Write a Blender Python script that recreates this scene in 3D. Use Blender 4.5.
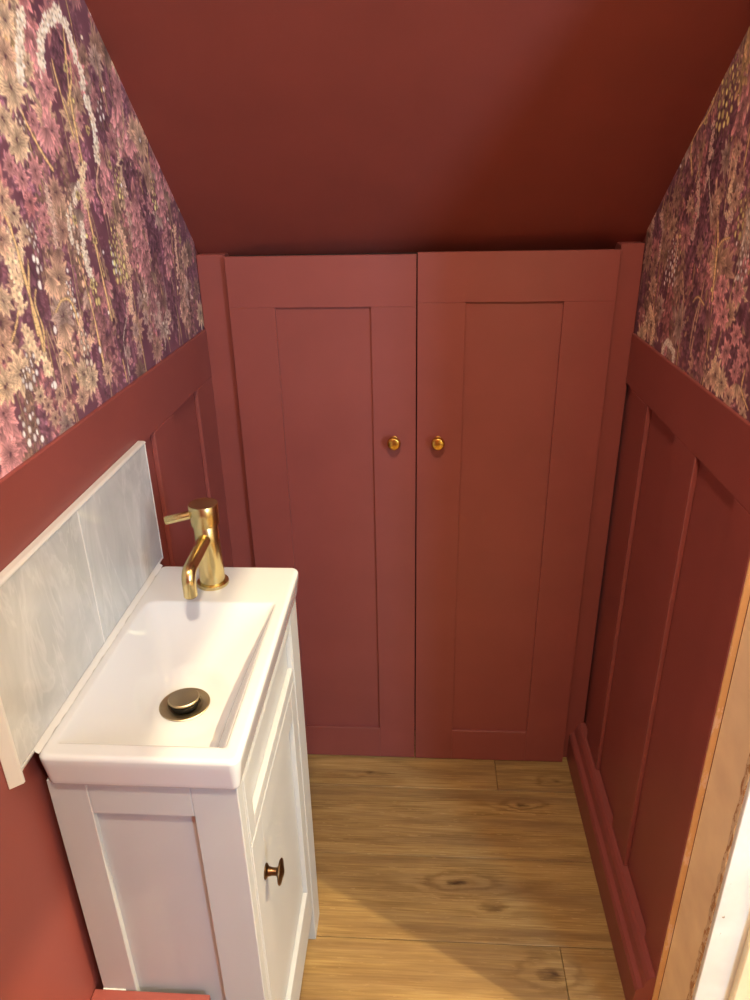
import bpy, bmesh, math, random
import numpy as np
from mathutils import Vector, Matrix

# ------------------------------------------------------------------ clean
for o in list(bpy.data.objects):
    bpy.data.objects.remove(o, do_unlink=True)
sc = bpy.context.scene
COL = sc.collection

# ------------------------------------------------------------------ camera
F_PX = 724.63
CAM = np.array([0.4163, -1.3757, 1.3354])
YAW, PITCH, ROLL = -0.0685, -0.4277, -0.0214
_f = np.array([math.sin(YAW)*math.cos(PITCH), math.cos(YAW)*math.cos(PITCH), math.sin(PITCH)])
_r = np.array([math.cos(YAW), -math.sin(YAW), 0.0])
_u = np.cross(_r, _f)
R_AX = math.cos(ROLL)*_r + math.sin(ROLL)*_u
U_AX = -math.sin(ROLL)*_r + math.cos(ROLL)*_u
F_AX = _f
cam_data = bpy.data.cameras.new('camera')
cam = bpy.data.objects.new('camera', cam_data)
COL.objects.link(cam)
cam_data.sensor_fit = 'VERTICAL'
cam_data.sensor_height = 36.0
cam_data.lens = F_PX/1000*36.0
cam_data.clip_start = 0.02
cam.matrix_world = Matrix([[R_AX[i], U_AX[i], -F_AX[i], CAM[i]] for i in range(3)] + [[0, 0, 0, 1]])
sc.camera = cam

def on_plane(px, py, axis, val):
    """photo pixel -> point on the plane where coordinate `axis` equals val"""
    d = R_AX*(px-375)/F_PX - U_AX*(py-500)/F_PX + F_AX
    return CAM + d*((val-CAM[axis])/d[axis])

# ------------------------------------------------------------------ world, light, exposure
world = bpy.data.worlds.new('world'); sc.world = world
world.use_nodes = True
world.node_tree.nodes['Background'].inputs[0].default_value = (0.75, 0.85, 1.0, 1)
world.node_tree.nodes['Background'].inputs[1].default_value = 0.15
sc.view_settings.view_transform = 'Standard'
sc.view_settings.look = 'None'
sc.view_settings.exposure = 0.08
sc.view_settings.gamma = 1.0
sc.view_settings.use_curve_mapping = False

LAMP_A = (0.44, -1.42, 2.285)      # the little room's own ceiling lamp
LAMP_C = (1.25, -0.935, 2.33)
WIN_B = (1.84, -2.40, 1.45)        # hall window
def area(name, loc, aim, sx, sy, energy, color, shape='RECTANGLE'):
    l = bpy.data.lights.new(name, 'AREA'); l.shape = shape
    l.size = sx; l.size_y = sy; l.energy = energy; l.color = color
    o = bpy.data.objects.new(name, l); COL.objects.link(o)
    o.location = loc
    d = Vector(aim)-Vector(loc)
    o.rotation_euler = d.to_track_quat('-Z', 'Y').to_euler()
    return o
area('ceiling_lamp_light', LAMP_A, (0.44, -1.42, 0), 0.16, 0.16, 25.0, (1.0, 0.82, 0.57), 'DISK')
area('window_daylight', WIN_B, (WIN_B[0], 0, 1.45), 0.30, 1.25, 42.0, (0.40, 0.73, 1.0))
pl = bpy.data.lights.new('hall_lamp_light', 'POINT'); pl.energy = 175.0; pl.color = (1.0, 0.80, 0.44); pl.shadow_soft_size = 0.007
plo = bpy.data.objects.new('hall_lamp_light', pl); COL.objects.link(plo); plo.location = LAMP_C

# ------------------------------------------------------------------ materials
def lin(c):
    out = []
    for v in c[:3]:
        v = v/255.0
        out.append(v/12.92 if v <= 0.04045 else ((v+0.055)/1.055)**2.4)
    return tuple(out)+(1.0,)

class NT:
    def __init__(s, name):
        s.m = bpy.data.materials.new(name); s.m.use_nodes = True
        s.t = s.m.node_tree; s.b = s.t.nodes['Principled BSDF']
    def n(s, typ, **kw):
        nd = s.t.nodes.new(typ)
        for k, v in kw.items():
            setattr(nd, k, v)
        return nd
    def l(s, a, b): s.t.links.new(a, b)
    def math(s, op, a, b=None, c=None, clamp=False):
        nd = s.n('ShaderNodeMath', operation=op); nd.use_clamp = clamp
        for i, v in enumerate((a, b, c)):
            if v is None: continue
            if isinstance(v, (int, float)): nd.inputs[i].default_value = v
            else: s.l(v, nd.inputs[i])
        return nd.outputs[0]
    def mix(s, fac, a, b, blend='MIX'):
        nd = s.n('ShaderNodeMix', data_type='RGBA', blend_type=blend)
        for i, v in ((0, fac), (6, a), (7, b)):
            if isinstance(v, (int, float)): nd.inputs[i].default_value = v
            elif isinstance(v, tuple): nd.inputs[i].default_value = v
            else: s.l(v, nd.inputs[i])
        return nd.outputs[2]
    def ramp(s, fac, stops):
        nd = s.n('ShaderNodeValToRGB')
        e = nd.color_ramp.elements
        while len(e) < len(stops): e.new(0.5)
        for i, (p, c) in enumerate(stops):
            e[i].position = p; e[i].color = c
        s.l(fac, nd.inputs[0]); return nd.outputs[0]
    def noise(s, vec, scale, detail=3, rough=0.5, dist=0.0):
        nd = s.n('ShaderNodeTexNoise')
        nd.inputs['Scale'].default_value = scale; nd.inputs['Detail'].default_value = detail
        nd.inputs['Roughness'].default_value = rough; nd.inputs['Distortion'].default_value = dist
        if vec is not None: s.l(vec, nd.inputs['Vector'])
        return nd.outputs[0]
    def mapping(s, vec, scale=(1, 1, 1), loc=(0, 0, 0), rot=(0, 0, 0)):
        nd = s.n('ShaderNodeMapping'); nd.inputs['Scale'].default_value = scale
        nd.inputs['Location'].default_value = loc; nd.inputs['Rotation'].default_value = rot
        s.l(vec, nd.inputs[0]); return nd.outputs[0]
    def bump(s, h, strength, dist=0.001):
        nd = s.n('ShaderNodeBump'); nd.inputs['Strength'].default_value = strength
        nd.inputs['Distance'].default_value = dist
        s.l(h, nd.inputs['Height']); s.l(nd.outputs[0], s.b.inputs['Normal'])
    def coord(s): return s.n('ShaderNodeTexCoord').outputs['Object']
    def geo(s): return s.n('ShaderNodeNewGeometry').outputs['Position']

def paint(name, rgb, rough=0.45, var=0.05, bump=0.12, bscale=420, spec=0.5):
    t = NT(name); p = t.geo()
    c = lin(rgb)
    n1 = t.noise(p, 9, 3)
    dark = tuple(v*(1-var) for v in c[:3])+(1,); lite = tuple(min(1, v*(1+var)) for v in c[:3])+(1,)
    t.l(t.ramp(n1, [(0.3, dark), (0.7, lite)]), t.b.inputs['Base Color'])
    t.b.inputs['Roughness'].default_value = rough
    t.b.inputs['Specular IOR Level'].default_value = spec
    t.bump(t.noise(p, bscale, 2), bump, 0.0006)
    return t.m

RED = paint('red_eggshell', (136, 70, 66), 0.42)
RED_C = paint('red_matt_ceiling', (130, 60, 52), 0.6)
WHITE_CAB = paint('white_cabinet_paint', (184, 187, 193), 0.38, 0.02, 0.05)
CREAM = paint('cream_wall', (225, 214, 196), 0.7, 0.03)
WHITE_TRIM = paint('white_trim', (232, 230, 226), 0.3, 0.02, 0.03)
GAP_SHADE = paint('painted_gap_shade', (30, 14, 13), 0.8, 0.02)  # near-black colour standing in for shade behind the cupboard door gap

def ceramic():
    t = NT('white_ceramic')
    t.b.inputs['Base Color'].default_value = lin((204, 208, 216))
    t.b.inputs['Roughness'].default_value = 0.06
    t.b.inputs['Coat Weight'].default_value = 0.4; t.b.inputs['Coat Roughness'].default_value = 0.03
    return t.m
CERAMIC = ceramic()

def metal(name, rgb, rough, axis=2, streak=0.12, dark=None):
    t = NT(name); p = t.coord()
    sc3 = [60, 60, 60]; sc3[axis] = 2
    n1 = t.noise(t.mapping(p, tuple(v*20 for v in sc3)), 1.0, 2)
    c = lin(rgb); c2 = lin(dark) if dark else tuple(v*0.75 for v in c[:3])+(1,)
    t.l(t.ramp(n1, [(0.25, c2), (0.75, c)]), t.b.inputs['Base Color'])
    t.b.inputs['Metallic'].default_value = 1.0
    r = t.math('ADD', t.math('MULTIPLY', n1, streak), rough-streak*0.5)
    t.l(r, t.b.inputs['Roughness'])
    t.b.inputs['Anisotropic'].default_value = 0.5
    return t.m
BRASS = metal('brushed_brass', (222, 204, 150), 0.25, streak=0.05, dark=(206, 186, 130))
BRASS_K = metal('polished_brass', (228, 190, 96), 0.22, streak=0.03, dark=(216, 176, 84))
BRONZE = metal('antique_bronze', (120, 92, 66), 0.32)
ANTIQUE = metal('antique_brass_waste', (182, 168, 140), 0.42, streak=0.05, dark=(160, 146, 118))
BLACKR = paint('black_rubber', (18, 17, 16), 0.5, 0.02)

def tile_mat():
    t = NT('grey_marble_tile'); p = t.geo()
    pm = t.mapping(p, (1, 1, 0.45), (0, 0, 0), (0.5, 0, 0))
    n1 = t.noise(pm, 11, 6, 0.6, 1.2)
    n2 = t.noise(t.mapping(p, (1, 1.6, 0.4), (3, 1, 2), (-0.35, 0, 0)), 9, 4, 0.6, 1.6)
    base = t.ramp(n1, [(0.30, lin((174, 178, 182))), (0.55, lin((192, 196, 199))), (0.75, lin((210, 213, 215)))])
    vein = t.ramp(n2, [(0.46, (0, 0, 0, 1)), (0.505, (1, 1, 1, 1)), (0.53, (0, 0, 0, 1))])
    t.l(t.mix(t.math('MULTIPLY', vein, 0.22), base, lin((228, 230, 231))), t.b.inputs['Base Color'])
    t.b.inputs['Roughness'].default_value = 0.16
    return t.m
TILE = tile_mat()

KNOTS = [(0.497, -0.342, 0.085, 0.020, 1.0), (0.662, -0.520, 0.05, 0.030, 0.9), (0.655, -0.135, 0.05, 0.016, 0.8),
         (0.565, -0.395, 0.03, 0.012, 0.5), (0.745, -0.060, 0.05, 0.02, 0.7), (0.30, -0.050, 0.08, 0.012, 0.6),
         (0.34, -0.70, 0.12, 0.03, 0.9), (1.15, -0.37, 0.09, 0.02, 0.9), (0.12, -0.9, 0.1, 0.02, 0.8)]
def oak():
    t = NT('oak_laminate'); p = t.geo()
    oi = t.n('ShaderNodeObjectInfo').outputs['Random']
    sep = t.n('ShaderNodeSeparateXYZ'); t.l(p, sep.inputs[0])
    x, y = sep.outputs[0], sep.outputs[1]
    knot_dark = None; warp = None
    x = t.math('ADD', x, t.math('MULTIPLY', t.math('SUBTRACT', t.noise(t.mapping(p, (1, 2, 1)), 30, 3), 0.5), 0.05))
    y = t.math('ADD', y, t.math('MULTIPLY', t.math('SUBTRACT', t.noise(t.mapping(p, (1, 2, 1), (4, 4, 0)), 26, 3), 0.5), 0.016))
    for (kx, ky, sx, sy, am) in KNOTS:
        dx = t.math('DIVIDE', t.math('SUBTRACT', x, kx), sx)
        dy = t.math('DIVIDE', t.math('SUBTRACT', y, ky), sy)
        d2 = t.math('ADD', t.math('MULTIPLY', dx, dx), t.math('MULTIPLY', dy, dy))
        g = t.math('MULTIPLY', t.math('EXPONENT', t.math('MULTIPLY', d2, -0.7)), am)
        dxk = t.math('MULTIPLY', dx, sx/0.012); dyk = t.math('MULTIPLY', dy, sy/0.0045)
        dk = t.math('MULTIPLY', t.math('EXPONENT', t.math('MULTIPLY', t.math('ADD', t.math('MULTIPLY', dxk, dxk), t.math('MULTIPLY', dyk, dyk)), -1.0)), am)
        warp = g if warp is None else t.math('ADD', warp, g)
        knot_dark = dk if knot_dark is None else t.math('ADD', knot_dark, dk)
    off = t.n('ShaderNodeCombineXYZ'); t.l(t.math('MULTIPLY', oi, 37.0), off.inputs[0]); t.l(t.math('MULTIPLY', oi, 11.0), off.inputs[2])
    va = t.n('ShaderNodeVectorMath', operation='ADD'); t.l(p, va.inputs[0]); t.l(off.outputs[0], va.inputs[1])
    q = va.outputs[0]
    low = t.noise(t.mapping(q, (1.0, 4.5, 1)), 2.2, 3, 0.5)
    low2 = t.noise(t.mapping(q, (2.5, 14, 1)), 2.0, 3, 0.55)
    fine = t.noise(t.mapping(q, (5, 170, 1)), 2.0, 4, 0.6)
    fleck = t.noise(t.mapping(q, (26, 190, 1)), 1.6, 2, 0.5)
    # growth rings: contour lines of a slowly varying height
    h = t.math('ADD', t.math('MULTIPLY', y, 16.0), t.math('MULTIPLY', low, 4.0))
    h = t.math('ADD', h, t.math('MULTIPLY', warp, 2.0))
    h = t.math('ADD', h, t.math('MULTIPLY', low2, 0.7))
    h = t.math('ADD', h, t.math('MULTIPLY', fine, 0.35))
    ring = t.math('MULTIPLY_ADD', t.math('SINE', t.math('MULTIPLY', h, 6.2832)), 0.5, 0.5)
    ring = t.math('POWER', ring, 1.6)
    ringw = t.math('ADD', 0.10, t.math('MULTIPLY', warp, 0.20))
    v = t.math('ADD', t.math('MULTIPLY', ring, ringw), t.math('MULTIPLY', fine, 0.72))
    v = t.math('ADD', v, t.math('MULTIPLY', low2, 0.26))
    base = t.ramp(v, [(0.25, lin((214, 182, 126))), (0.48, lin((190, 156, 100))), (0.68, lin((160, 126, 76))), (0.9, lin((118, 88, 52)))])
    base = t.mix(t.math('MULTIPLY', t.math('GREATER_THAN', fleck, 0.67), 0.35), base, lin((230, 196, 142)))
    smoky = t.ramp(t.noise(t.mapping(q, (0.9, 12, 1)), 2.4, 4, 0.6), [(0.42, (0, 0, 0, 1)), (0.66, (1, 1, 1, 1))])
    base = t.mix(t.math('MULTIPLY', smoky, 0.78), base, lin((140, 108, 74)))
    kd = t.math('MULTIPLY', t.math('ADD', knot_dark, t.math('MULTIPLY', t.math('MULTIPLY', warp, ring), 0.14)), 0.9, clamp=True)
    base = t.mix(kd, base, lin((78, 52, 32)))
    tone = t.math('ADD', 0.72, t.math('MULTIPLY', oi, 0.16))
    cmb = t.n('ShaderNodeCombineXYZ')
    for i in range(3): t.l(tone, cmb.inputs[i])
    t.l(t.mix(1.0, base, cmb.outputs[0], 'MULTIPLY'), t.b.inputs['Base Color'])
    t.l(t.math('ADD', 0.42, t.math('MULTIPLY', fine, 0.16)), t.b.inputs['Roughness'])
    t.b.inputs['Specular IOR Level'].default_value = 0.35
    t.bump(fine, 0.25, 0.0005)
    return t.m
OAK = oak()
JOINT = paint('floor_joint', (70, 48, 28), 0.8)

def worn(name, rgb, chip, amount=0.62, rough=0.6, scale=(60, 60, 22)):
    t = NT(name); p = t.geo()
    n1 = t.noise(t.mapping(p, scale), 1.0, 6, 0.7)
    n2 = t.noise(p, 14, 4)
    c = lin(rgb)
    base = t.ramp(n2, [(0.3, tuple(v*0.88 for v in c[:3])+(1,)), (0.7, tuple(min(1, v*1.06) for v in c[:3])+(1,))])
    f = t.ramp(n1, [(amount, (0, 0, 0, 1)), (amount+0.03, (1, 1, 1, 1))])
    t.l(t.mix(f, base, lin(chip)), t.b.inputs['Base Color'])
    t.b.inputs['Roughness'].default_value = rough
    t.bump(n1, 0.3, 0.001)
    return t.m
TAN = worn('bare_filled_timber', (253, 230, 192), (170, 124, 80), 0.70)
OCHRE = worn('bare_board_edge', (224, 180, 128), (230, 196, 170), 0.56)
CHIP = worn('chipped_paint', (226, 204, 170), (184, 138, 92), 0.50, 0.6, (150, 150, 60))
OLDWHITE = worn('old_white_gloss', (226, 228, 228), (140, 120, 96), 0.68, 0.28, (70, 70, 40))
OLDCREAM = worn('old_cream_gloss', (236, 226, 196), (170, 140, 100), 0.76, 0.35)
SILICONE = paint('white_silicone', (206, 207, 208), 0.3, 0.03, 0.1, 90)

def print_mat():
    t = NT('botanical_wallpaper')
    a = t.n('ShaderNodeVertexColor', layer_name='print')
    t.l(a.outputs[0], t.b.inputs['Base Color'])
    t.b.inputs['Roughness'].default_value = 0.62
    t.b.inputs['Specular IOR Level'].default_value = 0.3
    t.bump(t.noise(t.geo(), 900, 2), 0.08, 0.0004)
    return t.m
PRINT = print_mat()

def glow(name, rgb, s):
    t = NT(name)
    t.b.inputs['Base Color'].default_value = lin(rgb)
    t.b.inputs['Emission Color'].default_value = lin(rgb)
    t.b.inputs['Emission Strength'].default_value = s
    return t.m

# ------------------------------------------------------------------ mesh helpers
def link(name, me, mat, parent=None):
    o = bpy.data.objects.new(name, me); COL.objects.link(o)
    if mat is not None and not me.materials: me.materials.append(mat)
    if parent is not None: o.parent = parent
    return o
def bm_obj(name, bm, mat, parent=None, smooth=False):
    me = bpy.data.meshes.new(name); 
    bmesh.ops.recalc_face_normals(bm, faces=bm.faces)
    bm.to_mesh(me); bm.free()
    if smooth:
        me.polygons.foreach_set('use_smooth', [True]*len(me.polygons))
    return link(name, me, mat, parent)
def add_box(bm, x0, x1, y0, y1, z0, z1, bev=0.0, seg=1):
    b2 = bmesh.new()
    vs = [b2.verts.new((x, y, z)) for x in (x0, x1) for y in (y0, y1) for z in (z0, z1)]
    for f in ((0, 1, 3, 2), (4, 6, 7, 5), (0, 4, 5, 1), (2, 3, 7, 6), (0, 2, 6, 4), (1, 5, 7, 3)):
        b2.faces.new([vs[i] for i in f])
    bmesh.ops.recalc_face_normals(b2, faces=b2.faces)
    if bev > 0:
        bmesh.ops.bevel(b2, geom=list(b2.edges), offset=bev, segments=seg, profile=0.5, affect='EDGES')
    me = bpy.data.meshes.new('tmp'); b2.to_mesh(me); b2.free()
    bm.from_mesh(me); bpy.data.meshes.remove(me)
def box(name, x0, x1, y0, y1, z0, z1, mat, parent=None, bev=0.0, seg=1):
    bm = bmesh.new()
    add_box(bm, min(x0, x1), max(x0, x1), min(y0, y1), max(y0, y1), min(z0, z1), max(z0, z1), bev, seg)
    return bm_obj(name, bm, mat, parent)
def prism(name, pts, axis, a0, a1, mat, parent=None, bev=0.0):
    """closed outline pts (two coordinates) pushed along axis from a0 to a1"""
    bm = bmesh.new()
    def mk(p, a):
        return {0: (a, p[0], p[1]), 1: (p[0], a, p[1]), 2: (p[0], p[1], a)}[axis]
    A = [bm.verts.new(mk(p, a0)) for p in pts]; B = [bm.verts.new(mk(p, a1)) for p in pts]
    bm.faces.new(A); bm.faces.new(B[::-1])
    n = len(pts)
    for i in range(n):
        bm.faces.new((A[i], B[i], B[(i+1) % n], A[(i+1) % n]))
    bmesh.ops.recalc_face_normals(bm, faces=bm.faces)
    if bev > 0:
        bmesh.ops.bevel(bm, geom=list(bm.edges), offset=bev, segments=1, profile=0.5, affect='EDGES')
    return bm_obj(name, bm, mat, parent)
def lathe(name, prof, origin, direction, mat, parent=None, seg=40, sharp=True):
    """prof = [(radius, height)] turned about `direction` from origin"""
    d = Vector(direction).normalized(); q = Vector((0, 0, 1)).rotation_difference(d)
    bm = bmesh.new(); rings = []
    for r, h in prof:
        if r < 1e-6:
            rings.append([bm.verts.new(Vector(origin)+q @ Vector((0, 0, h)))])
        else:
            rings.append([bm.verts.new(Vector(origin)+q @ Vector((r*math.cos(2*math.pi*i/seg), r*math.sin(2*math.pi*i/seg), h))) for i in range(seg)])
    for a, b in zip(rings[:-1], rings[1:]):
        for i in range(seg):
            j = (i+1) % seg
            if len(a) == 1 and len(b) == 1: continue
            if len(a) == 1: bm.faces.new((a[0], b[i], b[j]))
            elif len(b) == 1: bm.faces.new((a[i], b[0], a[j]))
            else: bm.faces.new((a[i], a[j], b[j], b[i]))
    if len(rings[0]) > 1: bm.faces.new(rings[0])
    if len(rings[-1]) > 1: bm.faces.new(rings[-1])
    o = bm_obj(name, bm, mat, parent, smooth=True)
    auto_smooth(o)
    return o
def auto_smooth(o, ang=35):
    me = o.data
    bm = bmesh.new(); bm.from_mesh(me)
    for e in bm.edges:
        if len(e.link_faces) == 2 and e.calc_face_angle() > math.radians(ang): e.smooth = False
    bm.to_mesh(me); bm.free()
def tube(name, path, radius, mat, parent=None, seg=24, caps=True, radii=None, bevel_end=0.0):
    pts = [Vector(p) for p in path]; bm = bmesh.new(); rings = []
    t0 = (pts[1]-pts[0]).normalized(); up = Vector((1, 0, 0)) if abs(t0.x) < 0.9 else Vector((0, 0, 1))
    for i, p in enumerate(pts):
        t = (pts[min(i+1, len(pts)-1)]-pts[max(i-1, 0)]).normalized()
        a = (up-t*up.dot(t)).normalized(); b = t.cross(a); up = a
        r = radii[i] if radii else radius
        rings.append([bm.verts.new(p+r*(a*math.cos(2*math.pi*k/seg)+b*math.sin(2*math.pi*k/seg))) for k in range(seg)])
    for A, B in zip(rings[:-1], rings[1:]):
        for k in range(seg):
            bm.faces.new((A[k], A[(k+1) % seg], B[(k+1) % seg], B[k]))
    if caps: bm.faces.new(rings[0]); bm.faces.new(rings[-1])
    o = bm_obj(name, bm, mat, parent, smooth=True); auto_smooth(o)
    return o
def empty(name, loc=(0, 0, 0)):
    # parts are modelled in room coordinates, so the Empty carries its base point and parts are re-based
    o = bpy.data.objects.new(name, None); COL.objects.link(o); o.location = loc
    o.empty_display_size = 0.05
    return o
def rebase(root):
    """move parts under an Empty that is not at the origin, without moving them in the room"""
    off = Vector(root.location)
    for ch in root.children:
        ch.location = Vector(ch.location)-off
def tag(o, label=None, cat=None, group=None, kind=None):
    if label: o['label'] = label
    if cat: o['category'] = cat
    if group: o['group'] = group
    if kind: o['kind'] = kind
    return o

W = 0.8105          # right panelling face; left panelling face is x = 0
HDL, HDR = 1.060, 1.047
YB = -1.78          # wall behind the camera
ZC = 2.30           # flat ceiling

# ------------------------------------------------------------------ floor
floor = box('floor', -0.10, 3.05, -2.5, 0.42, -0.06, -0.0085, JOINT)
tag(floor, 'warm oak plank laminate floor running across the small room', 'floor', kind='structure')
rows = [0.281+0.0005, 0.094, -0.093, -0.280, -0.467, -0.654, -0.841, -1.028, -1.215, -1.402, -1.589, -1.776]
ends = {0: 0.9, 1: 0.604, 2: 1.12, 3: -0.02, 4: 0.684, 5: 0.1, 6: 0.9, 7: 0.45, 8: 0.2, 9: 0.95, 10: 0.6}
for i in range(len(rows)-1):
    y1, y0 = rows[i], rows[i+1]
    cuts = sorted(set([-0.008]+[ends[i]+1.2*k for k in range(-2, 4) if 0.03 < ends[i]+1.2*k < 2.95]+[3.0]))
    for a, b in zip(cuts[:-1], cuts[1:]):
        box('plank', a+0.0004, b-0.0004, y0+0.0006, y1-0.0006, -0.008, 0.0, OAK, floor, 0.0011)

# ------------------------------------------------------------------ sloping ceiling
def ceil_z(x, y):
    # from the two lines where the slope meets the wallpapered walls
    zl = 1.2003+(-0.0415+0*x)*0 + (0.0415-y)*0.921
    zr = 1.2095+(0.046-y)*0.802
    t = min(max((x)/W, -0.3), 1.3)
    return zl*(1-t)+zr*t
def slab(name, pts, mat, thick=0.06):
    bm = bmesh.new()
    A = [bm.verts.new(p) for p in pts]; B = [bm.verts.new((p[0], p[1], p[2]+thick)) for p in pts]
    n = len(pts)
    bm.faces.new(A); bm.faces.new(B[::-1])
    for i in range(n): bm.faces.new((A[i], A[(i+1) % n], B[(i+1) % n], B[i]))
    return bm_obj(name, bm, mat)
def y_at(x, z):
    lo, hi = -3.0, 0.1
    for _ in range(60):
        m = (lo+hi)/2
        if ceil_z(x, m) > z: lo = m
        else: hi = m
    return lo
xl, xr = -0.0055, W+0.0055
bm = bmesh.new()
N = 14
grid = []
for i in range(N+1):
    x = xl-0.03+(xr-xl+0.06)*i/N
    yt = y_at(x, ZC)
    grid.append([bm.verts.new((x, 0.075+(yt-0.075)*k/8, ceil_z(x, 0.075+(yt-0.075)*k/8))) for k in range(9)])
top = [[bm.verts.new((v.co.x, v.co.y, v.co.z+0.07)) for v in col] for col in grid]
for i in range(N):
    for k in range(8):
        bm.faces.new((grid[i][k], grid[i+1][k], grid[i+1][k+1], grid[i][k+1]))
        bm.faces.new((top[i][k], top[i][k+1], top[i+1][k+1], top[i+1][k]))
for i in range(N):
    for k in (0, 8): bm.faces.new((grid[i][k], grid[i+1][k], top[i+1][k], top[i][k]))
for k in range(8):
    for i in (0, N): bm.faces.new((grid[i][k], grid[i][k+1], top[i][k+1], top[i][k]))
ceil = bm_obj('ceiling', bm, RED_C)
tag(ceil, 'dark red painted sloping ceiling under the stairs', 'ceiling', kind='structure')
cf = box('ceiling', -0.10, 0.93, YB, -1.12, ZC, ZC+0.08, RED_C)
tag(cf, 'flat red painted ceiling piece above the sloping part', 'ceiling', kind='structure')

# ------------------------------------------------------------------ wallpaper print (drawn flat, as colour values on the sheet)
PAL = dict(bg=(100, 64, 82), bg2=(128, 86, 102), plum=(152, 106, 126), mauve=(212, 154, 160), pink=(246, 180, 186), rose=(232, 160, 166),
           peach=(255, 228, 196), tan=(246, 208, 182), brown=(206, 168, 152), gold=(252, 218, 164), yellow=(255, 240, 168),
           cream=(255, 244, 230), white=(255, 252, 253), dark=(76, 48, 62), grey=(226, 198, 188))
class Canvas:
    def __init__(s, amax, z0, z1, res, seed):
        s.res = res; s.z0 = z0; s.W = int(amax/res)+1; s.H = int((z1-z0)/res)+1
        s.rng = random.Random(seed)
        r = np.random.RandomState(seed)
        low = r.rand(s.H//14+3, s.W//14+3)
        yy = np.linspace(0, low.shape[0]-1.001, s.H); xx = np.linspace(0, low.shape[1]-1.001, s.W)
        y0 = yy.astype(int); x0 = xx.astype(int); fy = (yy-y0)[:, None]; fx = (xx-x0)[None, :]
        n = (low[y0][:, x0]*(1-fy)*(1-fx)+low[y0+1][:, x0]*fy*(1-fx)+low[y0][:, x0+1]*(1-fy)*fx+low[y0+1][:, x0+1]*fy*fx)
        n = n[..., None]
        s.c = np.array(PAL['bg'], np.float32)*(1-n)+np.array(PAL['bg2'], np.float32)*n
    def win(s, x, z, r):
        i0 = max(0, int((x-r)/s.res)); i1 = min(s.W, int((x+r)/s.res)+2)
        j0 = max(0, int((z-r-s.z0)/s.res)); j1 = min(s.H, int((z+r-s.z0)/s.res)+2)
        if i1 <= i0 or j1 <= j0: return None
        X = (np.arange(i0, i1)*s.res)[None, :]; Z = (np.arange(j0, j1)*s.res+s.z0)[:, None]
        return (slice(j0, j1), slice(i0, i1)), X, Z
    def put(s, sl, mask, col):
        m = np.clip(mask, 0, 1)[..., None]
        s.c[sl] = s.c[sl]*(1-m)+np.asarray(col, np.float32)*m
    def petal(s, x, z, ang, L, wd, col, edge=0.34, vein=0.34, shade=0.62):
        w = s.win(x+math.cos(ang)*L/2, z+math.sin(ang)*L/2, L*0.62+wd)
        if w is None: return
        sl, X, Z = w
        u = ((X-x)*math.cos(ang)+(Z-z)*math.sin(ang))/L
        t = -(X-x)*math.sin(ang)+(Z-z)*math.cos(ang)
        uc = np.clip(u, 0.001, 0.999)
        half = wd*np.sin(np.pi*uc**0.8)**0.8
        d = half-np.abs(t)
        inside = np.where((u > 0) & (u < 1), d, -1)
        m = inside/s.res+0.5
        col = np.asarray(col, np.float32)
        f = (shade+(1.12-shade)*uc)[..., None]
        cc = col*f
        e = np.clip(1-(d/s.res)/1.15, 0, 1)*edge
        v = np.clip(1-np.abs(t)/s.res/0.8, 0, 1)*vein*(uc < 0.75)
        k = np.clip(np.maximum(e, v), 0, 1)[..., None]
        cc = cc*(1-k)+np.array(PAL['dark'], np.float32)*k
        m3 = np.clip(m, 0, 1)[..., None]
        s.c[sl] = s.c[sl]*(1-m3)+cc*m3
    def disc(s, x, z, rx, rz, col, edge=0.0, soft=1.0):
        w = s.win(x, z, max(rx, rz)+3*s.res)
        if w is None: return
        sl, X, Z = w
        q = np.sqrt(((X-x)/rx)**2+((Z-z)/rz)**2); r = min(rx, rz)
        d = (1-q)*r
        if edge > 0: s.put(sl, (d/s.res+1.0)*.8, PAL['dark'])
        s.put(sl, d/s.res/soft+0.5, col)
    def stem(s, pts, wd, col, taper=0.5):
        P = [np.array(p, float) for p in pts]
        for k in range(2):    # corner cutting
            Q = [P[0]]
            for a, b in zip(P[:-1], P[1:]): Q += [a*0.75+b*0.25, a*0.25+b*0.75]
            P = Q+[P[-1]]
        n = len(P)-1
        for i, (a, b) in enumerate(zip(P[:-1], P[1:])):
            h = wd*(1-taper*i/n)
            mid = (a+b)/2; L = np.hypot(*(b-a))
            w = s.win(mid[0], mid[1], L/2+h+3*s.res)
            if w is None or L < 1e-6: continue
            sl, X, Z = w
            dx, dz = (b-a)/L
            u = np.clip((X-a[0])*dx+(Z-a[1])*dz, 0, L)
            d = np.hypot(X-a[0]-u*dx, Z-a[1]-u*dz)
            s.put(sl, ((h+0.9*s.res)-d)/s.res*0.8, np.array(col)*0.45)
            s.put(sl, (h-d)/s.res+0.5, col)
    def daisy(s, x, z, R, col, n=None, open_=1.0, ang0=None, wd=0.16, rows=2):
        g = s.rng; n = n or g.randint(8, 12); a0 = g.random()*6.28 if ang0 is None else ang0
        for r in range(rows):
            RR = R*(1-0.3*r)
            for i in range(n):
                a = a0+(i+0.5*r)/n*2*math.pi*open_-(math.pi*open_ if open_ < 1 else 0)
                L = RR*(0.85+0.3*g.random())
                k = 0.88+0.24*g.random()
                s.petal(x, z, a, L, L*wd*(0.9+0.3*g.random()), np.array(col)*k)
        for i in range(6):
            s.disc(x+(g.random()-.5)*R*.22, z+(g.random()-.5)*R*.22, 0.0016, 0.0016, np.array(PAL['dark'])*1.2 if i % 2 else np.array(col)*0.8)
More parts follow.
